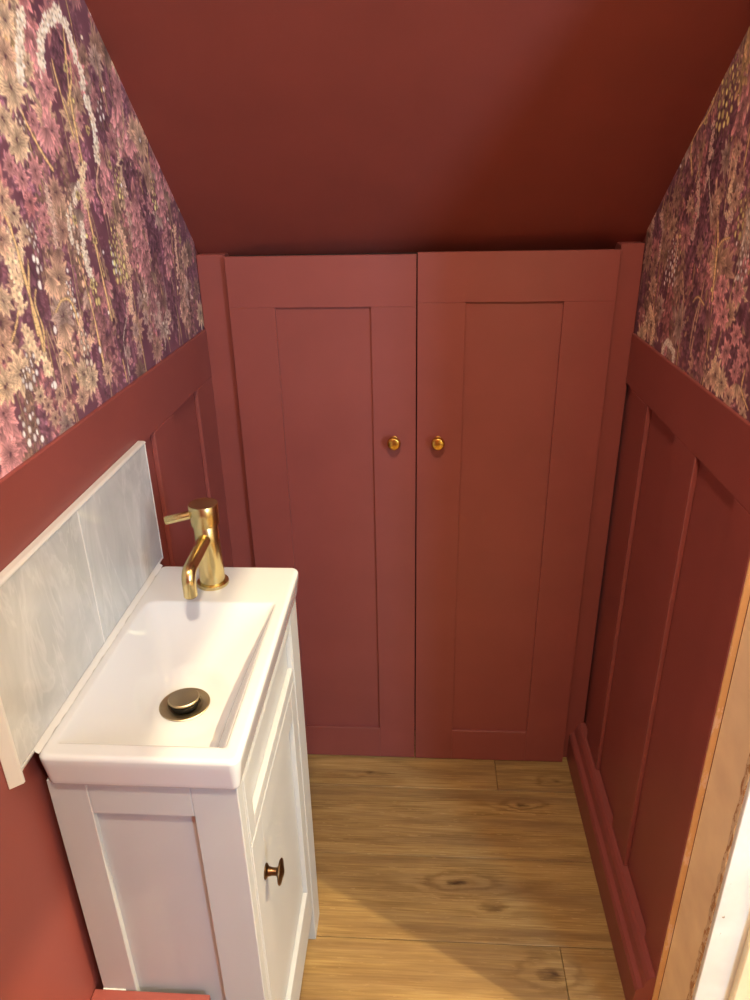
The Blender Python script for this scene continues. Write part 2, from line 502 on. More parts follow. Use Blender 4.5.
    def droop(s, x, z, R, col, n=7, wd=0.18):
        """flower seen from the side, petals hanging"""
        g = s.rng
        for i in range(n):
            a = -math.pi/2+(i-(n-1)/2)*(2.5/n)+(g.random()-.5)*.15
            L = R*(0.8+0.35*g.random())
            s.petal(x, z, a, L, L*wd, np.array(col)*(0.85+0.3*g.random()))
    def plume(s, x, z, wx, hz, col, n, L, lean=0.0, wd=0.28, edge=0.35):
        g = s.rng
        for i in range(n):
            t = i/n; zz = z-hz/2+hz*t
            sp = wx*math.sin(math.pi*(0.12+0.86*t))**0.7
            xx = x+(g.random()*2-1)*sp+lean*(t-.5)*hz
            a = math.pi/2+(xx-x)/max(wx, 1e-6)*1.3+(g.random()-.5)*.9
            if g.random() < .35: a += math.pi
            s.petal(xx, zz, a, L*(.7+.6*g.random()), L*wd*(.8+.4*g.random()), np.array(col)*(0.78+0.42*g.random()), edge=edge, vein=.25)
    def bells(s, x, z, wx, hz, col, size, pitch):
        g = s.rng
        nx = max(2, int(2*wx/(pitch*1.35)))
        for i in range(nx):
            cx = x-wx+2*wx*(i+.5)/nx
            top = hz*(0.55+0.45*math.sin(math.pi*(i+.5)/nx))
            k = 0; zz = z-hz/2+(g.random())*pitch; size_ = size*1.22
            s.stem([(cx, z-hz/2-0.01), (cx, z-hz/2+top)], 0.0007, np.array(PAL['brown'])*0.8, 0)
            while zz < z-hz/2+top:
                w = size_*(1-0.5*(zz-(z-hz/2))/max(top, 1e-6))*(.8+.4*g.random())
                s.disc(cx+(pitch*.3 if k % 2 else -pitch*.3)+(g.random()-.5)*pitch*.3, zz, w*.58, w*.85, np.array(col)*(.8+.3*g.random()), edge=1)
                zz += w*1.9+g.random()*.003; k += 1
    def blossom_chain(s, pts, R, col, dens=1.0, spread=0.6):
        g = s.rng
        P = [np.array(p, float) for p in pts]
        for a, b in zip(P[:-1], P[1:]):
            n = max(1, int(np.hypot(*(b-a))/(R*0.75)*dens))
            for i in range(n):
                p = a+(b-a)*(i+g.random())/n
                for q in range(2):
                    x = p[0]+(g.random()*2-1)*R*spread; z = p[1]+(g.random()*2-1)*R*spread
                    a0 = g.random()*6
                    for k in range(5):
                        s.petal(x, z, a0+k*1.2566, R*(.75+.3*g.random()), R*.30, np.array(col)*(.84+.28*g.random()), edge=.12, vein=.05, shade=.92)
                    s.disc(x, z, R*.16, R*.16, np.array(col)*.6)
    def fern(s, x, z, h, lean, col, n=22, L=0.02):
        for i in range(n):
            t = i/n; xx = x+lean*t*t*h; zz = z+h*t
            l = L*(1-t*.8)
            for sg in (-1, 1):
                s.petal(xx, zz, math.pi/2+sg*0.95, l, l*.16, np.array(col)*(.85+.3*s.rng.random()), edge=.1, vein=0)

def random_fill(c, amax, z0, z1, near, g):
    def many(n): return [(g.random()*amax, z0+(z1-z0)*g.random()) for _ in range(n)]
    A = amax*(z1-z0)
    for x, z in many(int(260*A)): c.fern(x, z, .08+.1*g.random(), (g.random()-.5)*1.2, PAL['plum'], 24, .022)
    for x, z in many(int(110*A)): c.plume(x, z, .016+.012*g.random(), .08+.07*g.random(), np.array(PAL['plum'])*(1.0+.35*g.random()), 55, .010, (g.random()-.5)*.5, edge=.12)
    for x, z in many(int(150*A)): c.daisy(x, z, .020+.012*g.random(), np.array(PAL['brown'])*(.75+.3*g.random()), n=g.randint(9, 13), wd=.13, rows=2)
    for x, z in many(int(140*A)): c.plume(x, z, .012+.012*g.random(), .07+.08*g.random(), np.array(PAL[g.choice(['mauve', 'mauve', 'rose', 'brown'])])*.95, 44, .012, (g.random()-.5)*.6)
    for x, z in many(int(150*A)):
        l = .10+.16*g.random(); b = (g.random()-.5)*.08
        c.stem([(x, z-l/2), (x+b*.3, z), (x+b, z+l/2)], .0010+.0007*g.random(), np.array(PAL[g.choice(['gold', 'tan', 'brown', 'gold'])])*(.75+.25*g.random()), .6)
    for x, z in many(int(200*A)):
        k = g.choice(['brown', 'grey', 'mauve', 'tan', 'tan', 'grey', 'peach', 'rose'])
        (c.daisy if g.random() < .6 else c.droop)(x, z, .022+.012*g.random(), np.array(PAL[k])*(.85+.2*g.random()), wd=.15)
    for x, z in many(int(60*A)): c.blossom_chain([(x, z-.04), (x+(g.random()-.5)*.02, z), (x+(g.random()-.5)*.05, z+.04)], .0055, PAL[g.choice(['tan', 'grey', 'mauve', 'peach'])], .8, 1.0)
    for x, z in many(int(22*A)): c.bells(x, z, .010, .05, PAL[g.choice(['yellow', 'white', 'cream', 'tan'])], .0038, .0075)
    for x, z in many(int(110*A)):
        l = .05+.07*g.random()
        c.stem([(x, z), (x+.004, z+l*.5), (x+(g.random()-.5)*.03, z+l)], .0006, np.array(PAL['tan'])*.9, .3)
    for x, z in many(int(160*A)):
        c.disc(x, z, .002+.0012*g.random(), .0026+.001*g.random(), PAL[g.choice(['white', 'cream', 'yellow', 'peach'])], edge=1)

def wallpaper(name, wall_x, z0, drawing, seed, parent, y_far, y_near):
    """sheet on the plane x = wall_x from y_far to y_near, from z0 up to the ceiling; printed colours sit on a fine grid"""
    res = 0.0015; z1 = ZC; amax = y_far-y_near
    pa, pz = 0.88, 0.80       # size of the drawn sheet; it repeats beyond
    c = Canvas(pa, z0, z0+pz, res, seed)
    g = random.Random(seed+5)
    random_fill(c, pa, z0, z0+pz, True, g)
    def P(px, py):
        q = on_plane(px, py, 0, wall_x); return (y_far-q[1], q[2])
    def S(px, py, r):           # a length of r photo pixels, measured up the wall
        a = on_plane(px, py-r/2, 0, wall_x); b = on_plane(px, py+r/2, 0, wall_x)
        return float(np.linalg.norm(a-b))
    drawing(c, P, S)
    rgb = np.clip(c.c/255.0, 0, 1)
    rgb = np.where(rgb <= 0.04045, rgb/12.92, ((rgb+0.055)/1.055)**2.4)
    # two grids: fine where the wall is near the photo's view, coarser behind
    a_split = 0.86
    verts = []; faces = []; cols = []
    def add_grid(a0, a1, da, dz):
        na = max(1, int(round((a1-a0)/da)))
        aa = np.linspace(a0, a1, na+1)
        nz = int((z1-z0)/dz); zz = np.linspace(z0, z1, nz+1)
        base = sum(len(v) for v in verts)
        Agr, Zgr = np.meshgrid(aa, zz, indexing='ij')
        V = np.stack([np.full(Agr.size, wall_x), (y_far-Agr).ravel(), Zgr.ravel()], 1)
        ii = (Agr/res).round().astype(int) % c.W; jj = ((Zgr-z0)/res).round().astype(int) % c.H
        C4 = np.ones((Agr.size, 4), np.float32); C4[:, :3] = rgb[jj, ii].reshape(-1, 3)
        I, J = np.meshgrid(np.arange(na), np.arange(nz), indexing='ij')
        # only cells that stay under the sloping ceiling
        zlim = np.array([ceil_z(wall_x, y_far-a)+0.03 for a in aa])
        keep = zz[J] < np.maximum(zlim[I], zlim[I+1])
        I = I[keep]; J = J[keep]
        k = base+I*(nz+1)+J
        Fq = np.stack([k, k+1, k+nz+2, k+nz+1], 1)
        if wall_x > 0.4: Fq = Fq[:, ::-1]
        verts.append(V); faces.append(Fq); cols.append(C4)
    add_grid(0, min(a_split, amax), 0.0018, 0.0015)
    if amax > a_split+0.01: add_grid(a_split, amax, 0.005, 0.005)
    V = np.concatenate(verts); Fq = np.concatenate(faces); C4 = np.concatenate(cols)
    used = np.zeros(len(V), bool); used[Fq.ravel()] = True
    rem = np.cumsum(used)-1; V = V[used]; C4 = C4[used]; Fq = rem[Fq]
    me = bpy.data.meshes.new(name)
    me.vertices.add(len(V)); me.vertices.foreach_set('co', V.astype(np.float32).ravel())
    me.loops.add(Fq.size); me.loops.foreach_set('vertex_index', Fq.astype(np.int32).ravel())
    me.polygons.add(len(Fq)); me.polygons.foreach_set('loop_start', np.arange(0, Fq.size, 4, dtype=np.int32))
    me.update(calc_edges=True)
    at = me.color_attributes.new('print', 'FLOAT_COLOR', 'POINT')
    at.data.foreach_set('color', C4.ravel())
    me.materials.append(PRINT)
    return link(name, me, None, parent)

def draw_left(c, P, S):
    p = PAL; g = c.rng
    def D(x, y, r, col, **k): c.daisy(*P(x, y), S(x, y, r), p[col], **k)
    def DR(x, y, r, col, **k): c.droop(*P(x, y), S(x, y, r), p[col], **k)
    def ST(pts, w, col, taper=.4): c.stem([P(*q) for q in pts], w, p[col], taper)
    def PL(x, y, rx, h, col, n, L, k=1.0, lean=0): c.plume(*P(x, y), S(x, y, rx)*1.5, S(x, y, h), np.array(p[col])*k, n, L, lean)
    # dark soft grounds
    for x, y, rx, h in ((120, 322, 9, 60), (60, 60, 10, 50), (100, 110, 9, 60), (150, 225, 9, 80), (172, 300, 7, 60), (35, 300, 10, 60), (128, 170, 9, 60)):
        PL(x, y, rx, h, 'plum', 130, .013, .9)
    # tall rose plumes
    PL(31, 40, 6, 90, 'rose', 150, .016); PL(40, 75, 5, 60, 'pink', 70, .016)
    PL(139, 232, 9, 75, 'pink', 150, .017, .95); PL(150, 285, 7, 60, 'pink', 90, .015, .85)
    PL(163, 215, 6, 110, 'mauve', 130, .017, 1.1); PL(100, 320, 8, 80, 'mauve', 110, .014, .95)
    PL(120, 120, 9, 70, 'mauve', 110, .018, 1.15); PL(105, 180, 9, 50, 'mauve', 80, .018, 1.1)
    PL(8, 440, 6, 60, 'pink', 50, .026)
    PL(185, 300, 5, 80, 'brown', 90, .013, 1.1); PL(192, 320, 4, 50, 'mauve', 60, .012, .8)
    PL(130, 40, 8, 60, 'plum', 60, .02, 1.2)
    PL(135, 75, 6, 50, 'mauve', 60, .02, 1.1); PL(160, 290, 5, 60, 'mauve', 60, .014, .8)
    # stems
    ST([(46, 360), (40, 330), (28, 290), (15, 240), (0, 200)], .0026, 'gold', .3)
    ST([(38, 335), (30, 300), (28, 260)], .0018, 'gold')
    ST([(44, 355), (45, 330), (34, 305), (36, 290)], .0016, 'gold')
    ST([(20, 300), (16, 330), (8, 350)], .0016, 'gold')
    ST([(83, 165), (76, 130), (70, 100), (63, 25)], .0026, 'gold', .5)
    ST([(80, 160), (72, 130), (58, 85), (52, 60)], .0018, 'gold')
    ST([(68, 105), (72, 80), (70, 62)], .0020, 'gold')
    ST([(112, 320), (103, 280), (92, 230), (84, 190), (78, 180)], .0022, 'gold', .5)
    ST([(104, 365), (95, 320), (85, 280), (72, 240)], .0022, 'gold', .4)
    ST([(80, 330), (72, 300), (62, 298), (56, 312)], .0018, 'gold')
    ST([(78, 380), (70, 355), (64, 350)], .0016, 'gold')
    ST([(53, 170), (40, 150), (20, 110), (8, 70)], .002, 'gold')
    ST([(60, 200), (62, 235), (60, 260)], .0016, 'tan')
    ST([(12, 0), (14, 60), (10, 130)], .0022, 'gold', .1)
    ST([(100, 155), (95, 190), (106, 205), (112, 235)], .0018, 'tan')
    ST([(150, 110), (146, 150), (152, 180)], .0012, 'gold'); ST([(118, 70), (124, 120), (122, 150)], .0014, 'tan')
    ST([(130, 375), (122, 340), (128, 315), (124, 300)], .0008, 'cream'); ST([(165, 350), (168, 310), (163, 275)], .0008, 'cream')
    ST([(180, 345), (176, 300), (168, 262)], .0008, 'tan')
    # peach foliage columns on the near edge
    PL(18, 30, 4, 110, 'peach', 110, .013, 1.0); PL(4, 15, 4, 60, 'gold', 50, .016)
    # arch of cream blossom
    c.blossom_chain([P(*q) for q in ((44, 78), (40, 45), (48, 20), (56, 10), (66, 24), (72, 45), (80, 70), (84, 92), (94, 125), (97, 160))], .0085, p['cream'], .9, .55)
    c.blossom_chain([P(*q) for q in ((84, 165), (82, 180), (86, 205))], .007, p['peach'], 1.2, .8)
    c.blossom_chain([P(*q) for q in ((8, 235), (10, 262), (14, 285), (22, 310))], .0095, p['peach'], .8, .6)
    c.blossom_chain([P(*q) for q in ((82, 225), (85, 255), (92, 280))], .006, p['cream'], 1.0, .9)
    c.blossom_chain([P(*q) for q in ((80, 330), (86, 350), (92, 340))], .006, p['tan'], 1.2, 1.2)
    # open flowers
    D(12, 88, 30, 'peach', n=11, wd=.15); D(18, 142, 26, 'peach', n=11, wd=.16); D(6, 55, 24, 'tan', n=9)
    D(48, 88, 18, 'pink', n=9); D(52, 132, 21, 'pink', n=12); DR(45, 128, 26, 'pink', n=9); D(33, 122, 15, 'pink', n=8)
    D(36, 172, 18, 'pink', n=9); D(22, 180, 16, 'pink'); D(30, 203, 16, 'rose'); D(10, 165, 16, 'pink')
    D(56, 193, 17, 'brown', n=11); D(62, 230, 16, 'brown', n=10); DR(58, 250, 18, 'brown', n=8)
    DR(50, 278, 24, 'tan', n=8); DR(63, 325, 22, 'tan', n=9); DR(67, 366, 20, 'brown', n=8)
    D(20, 372, 26, 'peach', n=9, wd=.18); D(92, 378, 17, 'peach', n=11, wd=.2); D(82, 398, 15, 'tan', n=8); D(108, 372, 13, 'tan')
    D(5, 415, 24, 'pink', n=9); D(6, 385, 22, 'peach'); D(10, 455, 22, 'pink', n=9)
    D(120, 285, 10, 'mauve'); D(95, 100, 13, 'mauve'); D(118, 92, 15, 'mauve', n=9); D(112, 140, 14, 'mauve')
    DR(130, 140, 18, 'pink', n=7); D(134, 262, 10, 'pink', n=8); D(143, 245, 10, 'pink', n=8); D(137, 215, 10, 'pink', n=8)
    for x, y in ((140, 300), (146, 318), (136, 330), (150, 335), (140, 350), (157, 322), (128, 352)): D(x, y, 9, 'grey', n=9)
    for x, y in ((185, 255), (190, 285), (184, 310)): D(x, y, 8, 'brown', n=8)
    for x, y in ((60, 395), (48, 405), (70, 410), (55, 418)): D(x, y, 12, 'tan', n=8)
    D(152, 165, 9, 'rose'); D(165, 180, 8, 'pink')
    # light foliage along the near edge of the sheet
    for x, y, r in ((3, 120, 22), (2, 200, 20), (14, 215, 16), (2, 240, 18), (26, 235, 15), (3, 300, 20), (30, 345, 16), (3, 345, 22), (40, 395, 13), (28, 65, 15), (5, 20, 22)):
        D(x, y, r, 'peach' if (x+y) % 2 else 'tan', n=10)
    for x, y, r in ((42, 235, 14), (44, 215, 13), (75, 150, 12), (90, 190, 13), (80, 120, 11), (108, 205, 11), (128, 205, 10), (150, 205, 10)):
        D(x, y, r, 'pink', n=9)
    c.blossom_chain([P(*q) for q in ((28, 330), (34, 350), (44, 362), (54, 372))], .0085, p['peach'], 1.0, .9)
    c.blossom_chain([P(*q) for q in ((22, 10), (20, 50), (22, 85))], .009, p['cream'], .8, .5)
    c.blossom_chain([P(*q) for q in ((78, 185), (70, 215), (72, 240), (80, 250))], .0055, p['cream'], .8, 1.0)
    # bells and berries
    c.bells(*P(117, 250), S(117, 250, 11)*1.6, S(117, 250, 62), p['yellow'], .0046, .0088)
    c.bells(*P(95, 290), .008, .035, p['yellow'], .0045, .008)
    c.bells(*P(30, 424), S(30, 424, 15)*1.25, S(30, 424, 48), p['white'], .0050, .0095)
    c.bells(*P(32, 365), .008, .035, p['white'], .0046, .009); c.bells(*P(26, 380), .006, .03, p['white'], .0046, .009)
    c.bells(*P(34, 245), .008, .06, p['white'], .004, .008); c.bells(*P(100, 108), .010, .03, p['white'], .004, .007)
    c.bells(*P(165, 325), .010, .03, p['cream'], .004, .008); c.bells(*P(80, 260), .012, .06, p['tan'], .0042, .008)
    c.bells(*P(70, 205), .012, .05, p['tan'], .0042, .008); c.bells(*P(85, 345), .012, .05, p['cream'], .0040, .008)
    for x, y in ((66, 68), (88, 130), (95, 240), (92, 285), (78, 195), (75, 220), (110, 165), (180, 240)):
        c.daisy(*P(x, y), .007, p['yellow'], n=6, wd=.34, rows=1)
    for x, y in ((55, 330), (40, 285), (55, 385), (100, 350)):
        c.disc(*P(x, y), .004, .005, p['white'], edge=1)

def draw_right(c, P, S):
    p = PAL
    def D(x, y, r, col, **k): c.daisy(*P(x, y), S(x, y, r), p[col], **k)
    def DR(x, y, r, col, **k): c.droop(*P(x, y), S(x, y, r), p[col], **k)
    def ST(pts, w, col, taper=.4): c.stem([P(*q) for q in pts], w, p[col], taper)
    def PL(x, y, rx, h, col, n, L, k=1.0, lean=0): c.plume(*P(x, y), S(x, y, rx)*1.5, S(x, y, h), np.array(p[col])*k, n, L, lean)
    for x, y, rx, h in ((716, 160, 8, 110), (700, 230, 8, 60), (690, 320, 8, 70), (700, 340, 6, 60), (735, 340, 8, 60), (690, 190, 6, 60)):
        PL(x, y, rx, h, 'plum', 150, .013, .95)
    PL(745, 100, 7, 90, 'pink', 110, .018, .9); PL(668, 310, 8, 60, 'rose', 130, .014, .85); PL(745, 60, 6, 60, 'gold', 50, .014, .9)
    PL(695, 150, 5, 70, 'mauve', 80, .016, .9); PL(655, 330, 4, 60, 'brown', 60, .012); PL(700, 365, 6, 50, 'mauve', 60, .014)
    PL(745, 240, 5, 70, 'cream', 70, .010, 1.0); PL(680, 280, 6, 50, 'brown', 60, .014)
    for x, y in ((670, 215), (664, 240), (676, 200), (690, 205), (738, 150), (732, 170), (742, 175), (722, 190), (712, 205), (735, 200), (715, 220), (700, 250), (650, 245), (655, 262), (745, 205)):
        D(x, y, 11, 'brown' if (int(x) % 3) else 'tan', n=10)
    for x, y in ((722, 288), (738, 292), (723, 318), (736, 335), (726, 352), (742, 355), (718, 300), (744, 270)):
        D(x, y, 15, 'pink', n=8, wd=.2)
    D(721, 384, 17, 'peach', n=12, wd=.19); D(728, 398, 14, 'tan', n=9); D(742, 398, 13, 'tan'); D(742, 415, 12, 'peach'); D(708, 380, 9, 'tan')
    D(735, 372, 13, 'pink')
    ST([(712, 300), (715, 270), (718, 245), (718, 222)], .0026, 'gold', .3); ST([(716, 252), (722, 240), (730, 238)], .0018, 'gold')
    ST([(692, 175), (690, 140), (712, 110), (722, 70)], .002, 'gold'); ST([(712, 215), (708, 180), (714, 150)], .0009, 'cream')
    ST([(698, 220), (700, 190), (698, 165)], .0009, 'cream'); ST([(745, 370), (740, 390), (748, 410)], .0016, 'gold')
    ST([(700, 300), (694, 320), (690, 345)], .0014, 'tan'); ST([(733, 150), (727, 190), (724, 215)], .0014, 'tan')
    ST([(704, 305), (698, 295), (693, 302)], .0014, 'gold'); ST([(682, 270), (684, 300), (681, 330)], .0012, 'tan')
    c.blossom_chain([P(*q) for q in ((660, 362), (663, 348), (668, 342), (674, 352), (672, 366))], .0062, p['cream'], 1.2, .5)
    c.blossom_chain([P(*q) for q in ((651, 345), (654, 325), (650, 305))], .006, p['peach'], 1.0, .7)
    c.bells(*P(729, 84), S(729, 84, 12)*1.7, S(729, 84, 78), p['yellow'], .0052, .0092)
    c.bells(*P(672, 262), S(672, 262, 11)*1.6, S(672, 262, 46), p['white'], .0040, .0085)
    c.bells(*P(744, 262), S(742, 262, 8)*1.3, S(742, 262, 44), p['white'], .0042, .0085)
    c.bells(*P(742, 215), .014, .05, p['yellow'], .0045, .0085)
    c.daisy(*P(706, 121), .007, p['yellow'], n=6, wd=.34, rows=1)

# ------------------------------------------------------------------ left wall with panelling
wl = box('wall_left', -0.12, -0.008, YB-0.1, 0.45, -0.05, 2.4, RED)
tag(wl, 'left wall with floral wallpaper above dark red panelling', 'wall', kind='structure')
wallpaper('wallpaper', -0.005, HDL-0.004, draw_left, 11, wl, 0.022, YB)
BV = 0.0012
box('dado_rail', -0.008, 0.0, YB, 0.0175, 0.968, HDL, RED, wl, BV)
SKH = 0.112
lp = [(-0.0843, 0.0172), (-0.3226, -0.2252), (-0.561, -0.465), (YB, -0.7035)]
for y0, y1 in lp:
    box('stile', -0.008, 0.0, y0, y1, SKH, 0.968, RED, wl, BV)
# ------------------------------------------------------------------ right wall with panelling and door opening
YJ = -0.588          # panelling ends here
OP0, OP1, OPH = -0.692, -1.62, 1.905    # rough opening
wr = box('wall_right', W+0.008, 0.93, YJ-0.0005, 0.45, -0.05, 2.4, RED)
tag(wr, 'right wall with floral wallpaper above dark red panelling', 'wall', kind='structure')
wpr = wallpaper('wallpaper', W+0.005, HDR-0.004, draw_right, 23, wr, 0.022, YJ)
box('dado_rail', W, W+0.008, YJ, 0.0175, 0.951, HDR, RED, wr, BV)
for y0, y1 in [(-0.1338, -0.0324), (-0.3773, -0.2816), (YJ, -0.5202)]:
    box('stile', W, W+0.008, y0, y1, SKH, 0.951, RED, wr, BV)
box('wall_core', W+0.0355, 0.93, -0.684, YJ-0.0006, -0.05, 2.4, CREAM, wr)
box('wall_core', W+0.0085, 0.93, -0.684, YJ-0.0006, 2.0505, 2.4, RED, wr)
box('lintel', W+0.008, 0.93, OP1, OP0, OPH, 2.4, CREAM, wr)
box('wall_pier', W+0.008, 0.93, YB-0.1, OP1, -0.05, 2.4, RED, wr)
wb = box('wall_front', -0.12, 0.93, YB-0.1, YB, -0.05, 2.4, RED)
tag(wb, 'plain red wall closing the room behind the camera', 'wall', kind='structure')

# skirting boards with a moulded top
def skirt(name, face, inner, y0, y1, sgn):
    # outline in (x, z); face = front of the skirting, inner = wall
    t = face-inner
    pts = [(inner, 0.0005), (face, 0.0005), (face, 0.072), (face-t*0.10, 0.079), (face-t*0.30, 0.083), (face-t*0.36, 0.088),
           (face-t*0.42, 0.098), (face-t*0.55, 0.106), (face-t*0.68, SKH-0.002), (inner, SKH)]
    return prism(name, pts, 1, y0, y1, RED)
br = skirt('baseboard_right', W-0.028, W+0.0075, YJ, 0.0175, 1)
tag(br, 'dark red moulded skirting board along the right panelling', 'skirting', kind='structure')
bl = skirt('baseboard_left', 0.024, -0.0075, -0.418, 0.0175, -1)
tag(bl, 'dark red moulded skirting board along the left panelling', 'skirting', kind='structure')

# ------------------------------------------------------------------ door opening: stripped architrave, chipped corner, old white lining
d1 = box('door_1', W+0.010, W+0.035, -0.684, YJ-0.0035, 0.0, 2.05, TAN, None, 0.001)
# ragged old edge next to the lining
rg = random.Random(4)
tag(d1, 'bare stripped timber door frame with chipped white lining', 'door frame', kind='structure')
box('bare_edge', W+0.001, W+0.0098, YJ-0.0035, YJ-0.0002, 0.0, 2.05, OCHRE, d1, 0.0006)
bm = bmesh.new()
nz = 150
prev = None
for k in range(nz+1):
    z = 2.05*k/nz
    e0 = -0.6740+rg.uniform(-0.0022, 0.0022)+0.0015*math.sin(z*9)
    xb = W+0.0082+rg.uniform(-0.0006, 0.0004)
    ring = [bm.verts.new((W+0.0102, e0, z)), bm.verts.new((xb, e0-0.0012, z)), bm.verts.new((xb, -0.6845+rg.uniform(-0.0012, 0.0006), z)), bm.verts.new((W+0.0102, -0.6847, z))]
    if prev:
        for i in range(3): bm.faces.new((prev[i], prev[i+1], ring[i+1], ring[i]))
    prev = ring
bm_obj('chipped_paint_edge', bm, CHIP, d1)
box('lining', W+0.0095, 0.94, OP0-0.0, -0.6842, 0.0, OPH, OLDWHITE, d1, 0.001)
# white lining face towards the opening
box('door_stop', 0.866, 0.90, -0.7035, OP0-0.0002, 0.0, OPH-0.02, OLDCREAM, d1, 0.002)
box('lining', W+0.0095, 0.94, OP1, OP1+0.012, 0.0, OPH, OLDWHITE, d1, 0.001)
box('lining', W+0.0095, 0.94, OP1+0.012, OP0, OPH-0.012, OPH, OLDWHITE, d1, 0.001)
box('architrave', W-0.006, W+0.008, OP1-0.06, OP1, 0.0, OPH+0.05, OLDWHITE, d1, 0.002)

# ------------------------------------------------------------------ hall beyond the opening
for nm, b, lab in (('wall_hall', (3.0, 3.1, -2.5, 0.5, -0.05, 2.45), 'cream hall wall opposite the small room'),
                   ('wall_hall', (0.93, 3.0, 0.42, 0.5, -0.05, 2.45), 'cream hall wall at the stair end'),
                   ('wall_hall', (0.81, 0.93, -2.5, YB-0.1, -0.05, 2.45), 'cream hall wall beside the small room')):
    tag(box(nm, *b, CREAM), lab, 'wall', kind='structure')
tag(box('ceiling', 0.93, 3.0, -2.5, 0.42, 2.4, 2.48, CREAM), 'plain cream hall ceiling', 'ceiling', kind='structure')
bm = bmesh.new()
for b in ((0.93, 1.65, -2.50, -2.42, -0.05, 2.4), (2.03, 3.0, -2.50, -2.42, -0.05, 2.4), (1.65, 2.03, -2.50, -2.42, -0.05, 0.82), (1.65, 2.03, -2.50, -2.42, 2.08, 2.4)):
    add_box(bm, *b)
tag(bm_obj('wall_hall', bm, CREAM), 'cream hall end wall with a tall narrow window', 'wall', kind='structure')
w1 = box('window_1', 1.65, 2.03, -2.48, -2.465, 0.82, 2.08, glow('daylight_pane', (205, 222, 255), 2.0))
tag(w1, 'tall narrow hall window', 'window', kind='structure')
for b in ((1.65, 1.67, -2.465, -2.43, 0.82, 2.08), (2.01, 2.03, -2.465, -2.43, 0.82, 2.08), (1.67, 2.01, -2.465, -2.43, 0.82, 0.84), (1.67, 2.01, -2.465, -2.43, 2.06, 2.08)):
    box('window_frame', *b, WHITE_TRIM, w1, 0.002)
# hall ceiling lamp lamp and the room's own lamp
pn = empty('hall_lamp', (LAMP_C[0], LAMP_C[1], 2.4))
lathe('ceiling_rose', [(0.05, 0.0), (0.05, -0.010), (0.03, -0.018), (0.0, -0.020)], (LAMP_C[0], LAMP_C[1], 2.3995), (0, 0, 1), WHITE_TRIM, pn)
lathe('lamp_holder', [(0.0, 0.0505), (0.014, 0.050), (0.016, 0.034), (0.013, 0.026), (0.0, 0.026)], (LAMP_C[0], LAMP_C[1], LAMP_C[2]), (0, 0, 1), WHITE_TRIM, pn, 20)
rebase(pn)
tag(pn, 'bare lamp holder on the hall ceiling outside the door opening', 'lamp')
cl = empty('ceiling_lamp', (LAMP_A[0], LAMP_A[1], ZC))
lathe('lamp_body', [(0.10, 0.0), (0.10, -0.008), (0.092, -0.011), (0.0, -0.011)], (LAMP_A[0], LAMP_A[1], ZC-0.0005), (0, 0, 1), WHITE_TRIM, cl)
rebase(cl)
tag(cl, 'small round white lamp on the flat ceiling', 'lamp')

# ------------------------------------------------------------------ under-stairs cupboard
cup = empty('understairs_cupboard', (0.41, 0.02, 0.0))
ZT = 1.1965
# frame: two side posts, a head and a back panel
prism('post', [(-0.004, 0.018), (0.050, 0.018), (0.050, 0.062), (-0.004, 0.062)], 2, 0.0005, ZT+0.001, RED, cup, 0.0014)
prism('post', [(0.7725, 0.018), (W+0.004, 0.018), (W+0.004, 0.062), (0.7725, 0.062)], 2, 0.0005, ZT+0.010, RED, cup, 0.0014)
box('head', 0.0502, 0.7723, 0.050, 0.072, ZT-0.055, ZT-0.004, GAP_SHADE, cup, 0.001)  # head and back panel coloured dark to paint shade into the door gap
box('back_panel', 0.0502, 0.7723, 0.10, 0.112, 0.0005, ZT-0.0552, GAP_SHADE, cup)
def cupboard_door(x0, x1, z0l, z1l, z0, z1, sl, srr, rb, rt, knob_x):
    """door built as a board with applied stiles and rails; panel recessed 6 mm"""
    yb, yf, yp = 0.0165, 0.0, 0.0062
    d = box('door', x0+0.0006, x1-0.0006, yp, yb, z0+0.0006, z1-0.0006, RED, cup)
    b = 0.0009
    box('stile', x0, sl, yf+0.0001, yp+0.0002, z0, rt, RED, d, 0.0006)
    box('stile', srr, x1, yf+0.0001, yp+0.0002, z0, rt, RED, d, 0.0006)
    box('rail', x0, x1, yf, yp+0.0002, rt, z1, RED, d, 0.0006)
    box('rail', sl, srr, yf+0.0001, yp+0.0002, z0, rb, RED, d, 0.0006)
    lathe('knob', [(0.0088, 0.0), (0.0088, 0.0018), (0.0062, 0.003), (0.0058, 0.0075), (0.0080, 0.0105), (0.0122, 0.0140), (0.0136, 0.0180), (0.0134, 0.0225), (0.0112, 0.0255), (0.0100, 0.0260), (0.0, 0.0262)],
          (knob_x, -0.0001, 0.8395), (0, -1, 0), BRASS_K, d, 36)
    return d
cupboard_door(0.0535, 0.4064, 0, 0, 0.004, ZT-0.0015, 0.1408, 0.3215, 0.094, 1.1025, 0.3632)
cupboard_door(0.4086, 0.7690, 0, 0, 0.003, ZT+0.0015, 0.4978, 0.6765, 0.093, 1.109, 0.4505)
rebase(cup)
for ch in cup.children:
    if ch.name.startswith('door'):
        for k in ch.children:
            if k.name.startswith('knob'): k['label'] = 'small round brass knob'
tag(cup, 'dark red built-in cupboard with two tall shaker doors under the sloping ceiling', 'cupboard')

# ------------------------------------------------------------------ vanity unit
VX0, VX1, VY0, VY1, VZ1 = 0.0115, 0.2225, -0.8075, -0.4215, 0.7372
van = empty('vanity_unit', (0.117, -0.615, 0.0))
TH = 0.016
def vbox(name, *a, parent=van, bev=0.0009, mat=WHITE_CAB): return box(name, *a, mat, parent, bev)
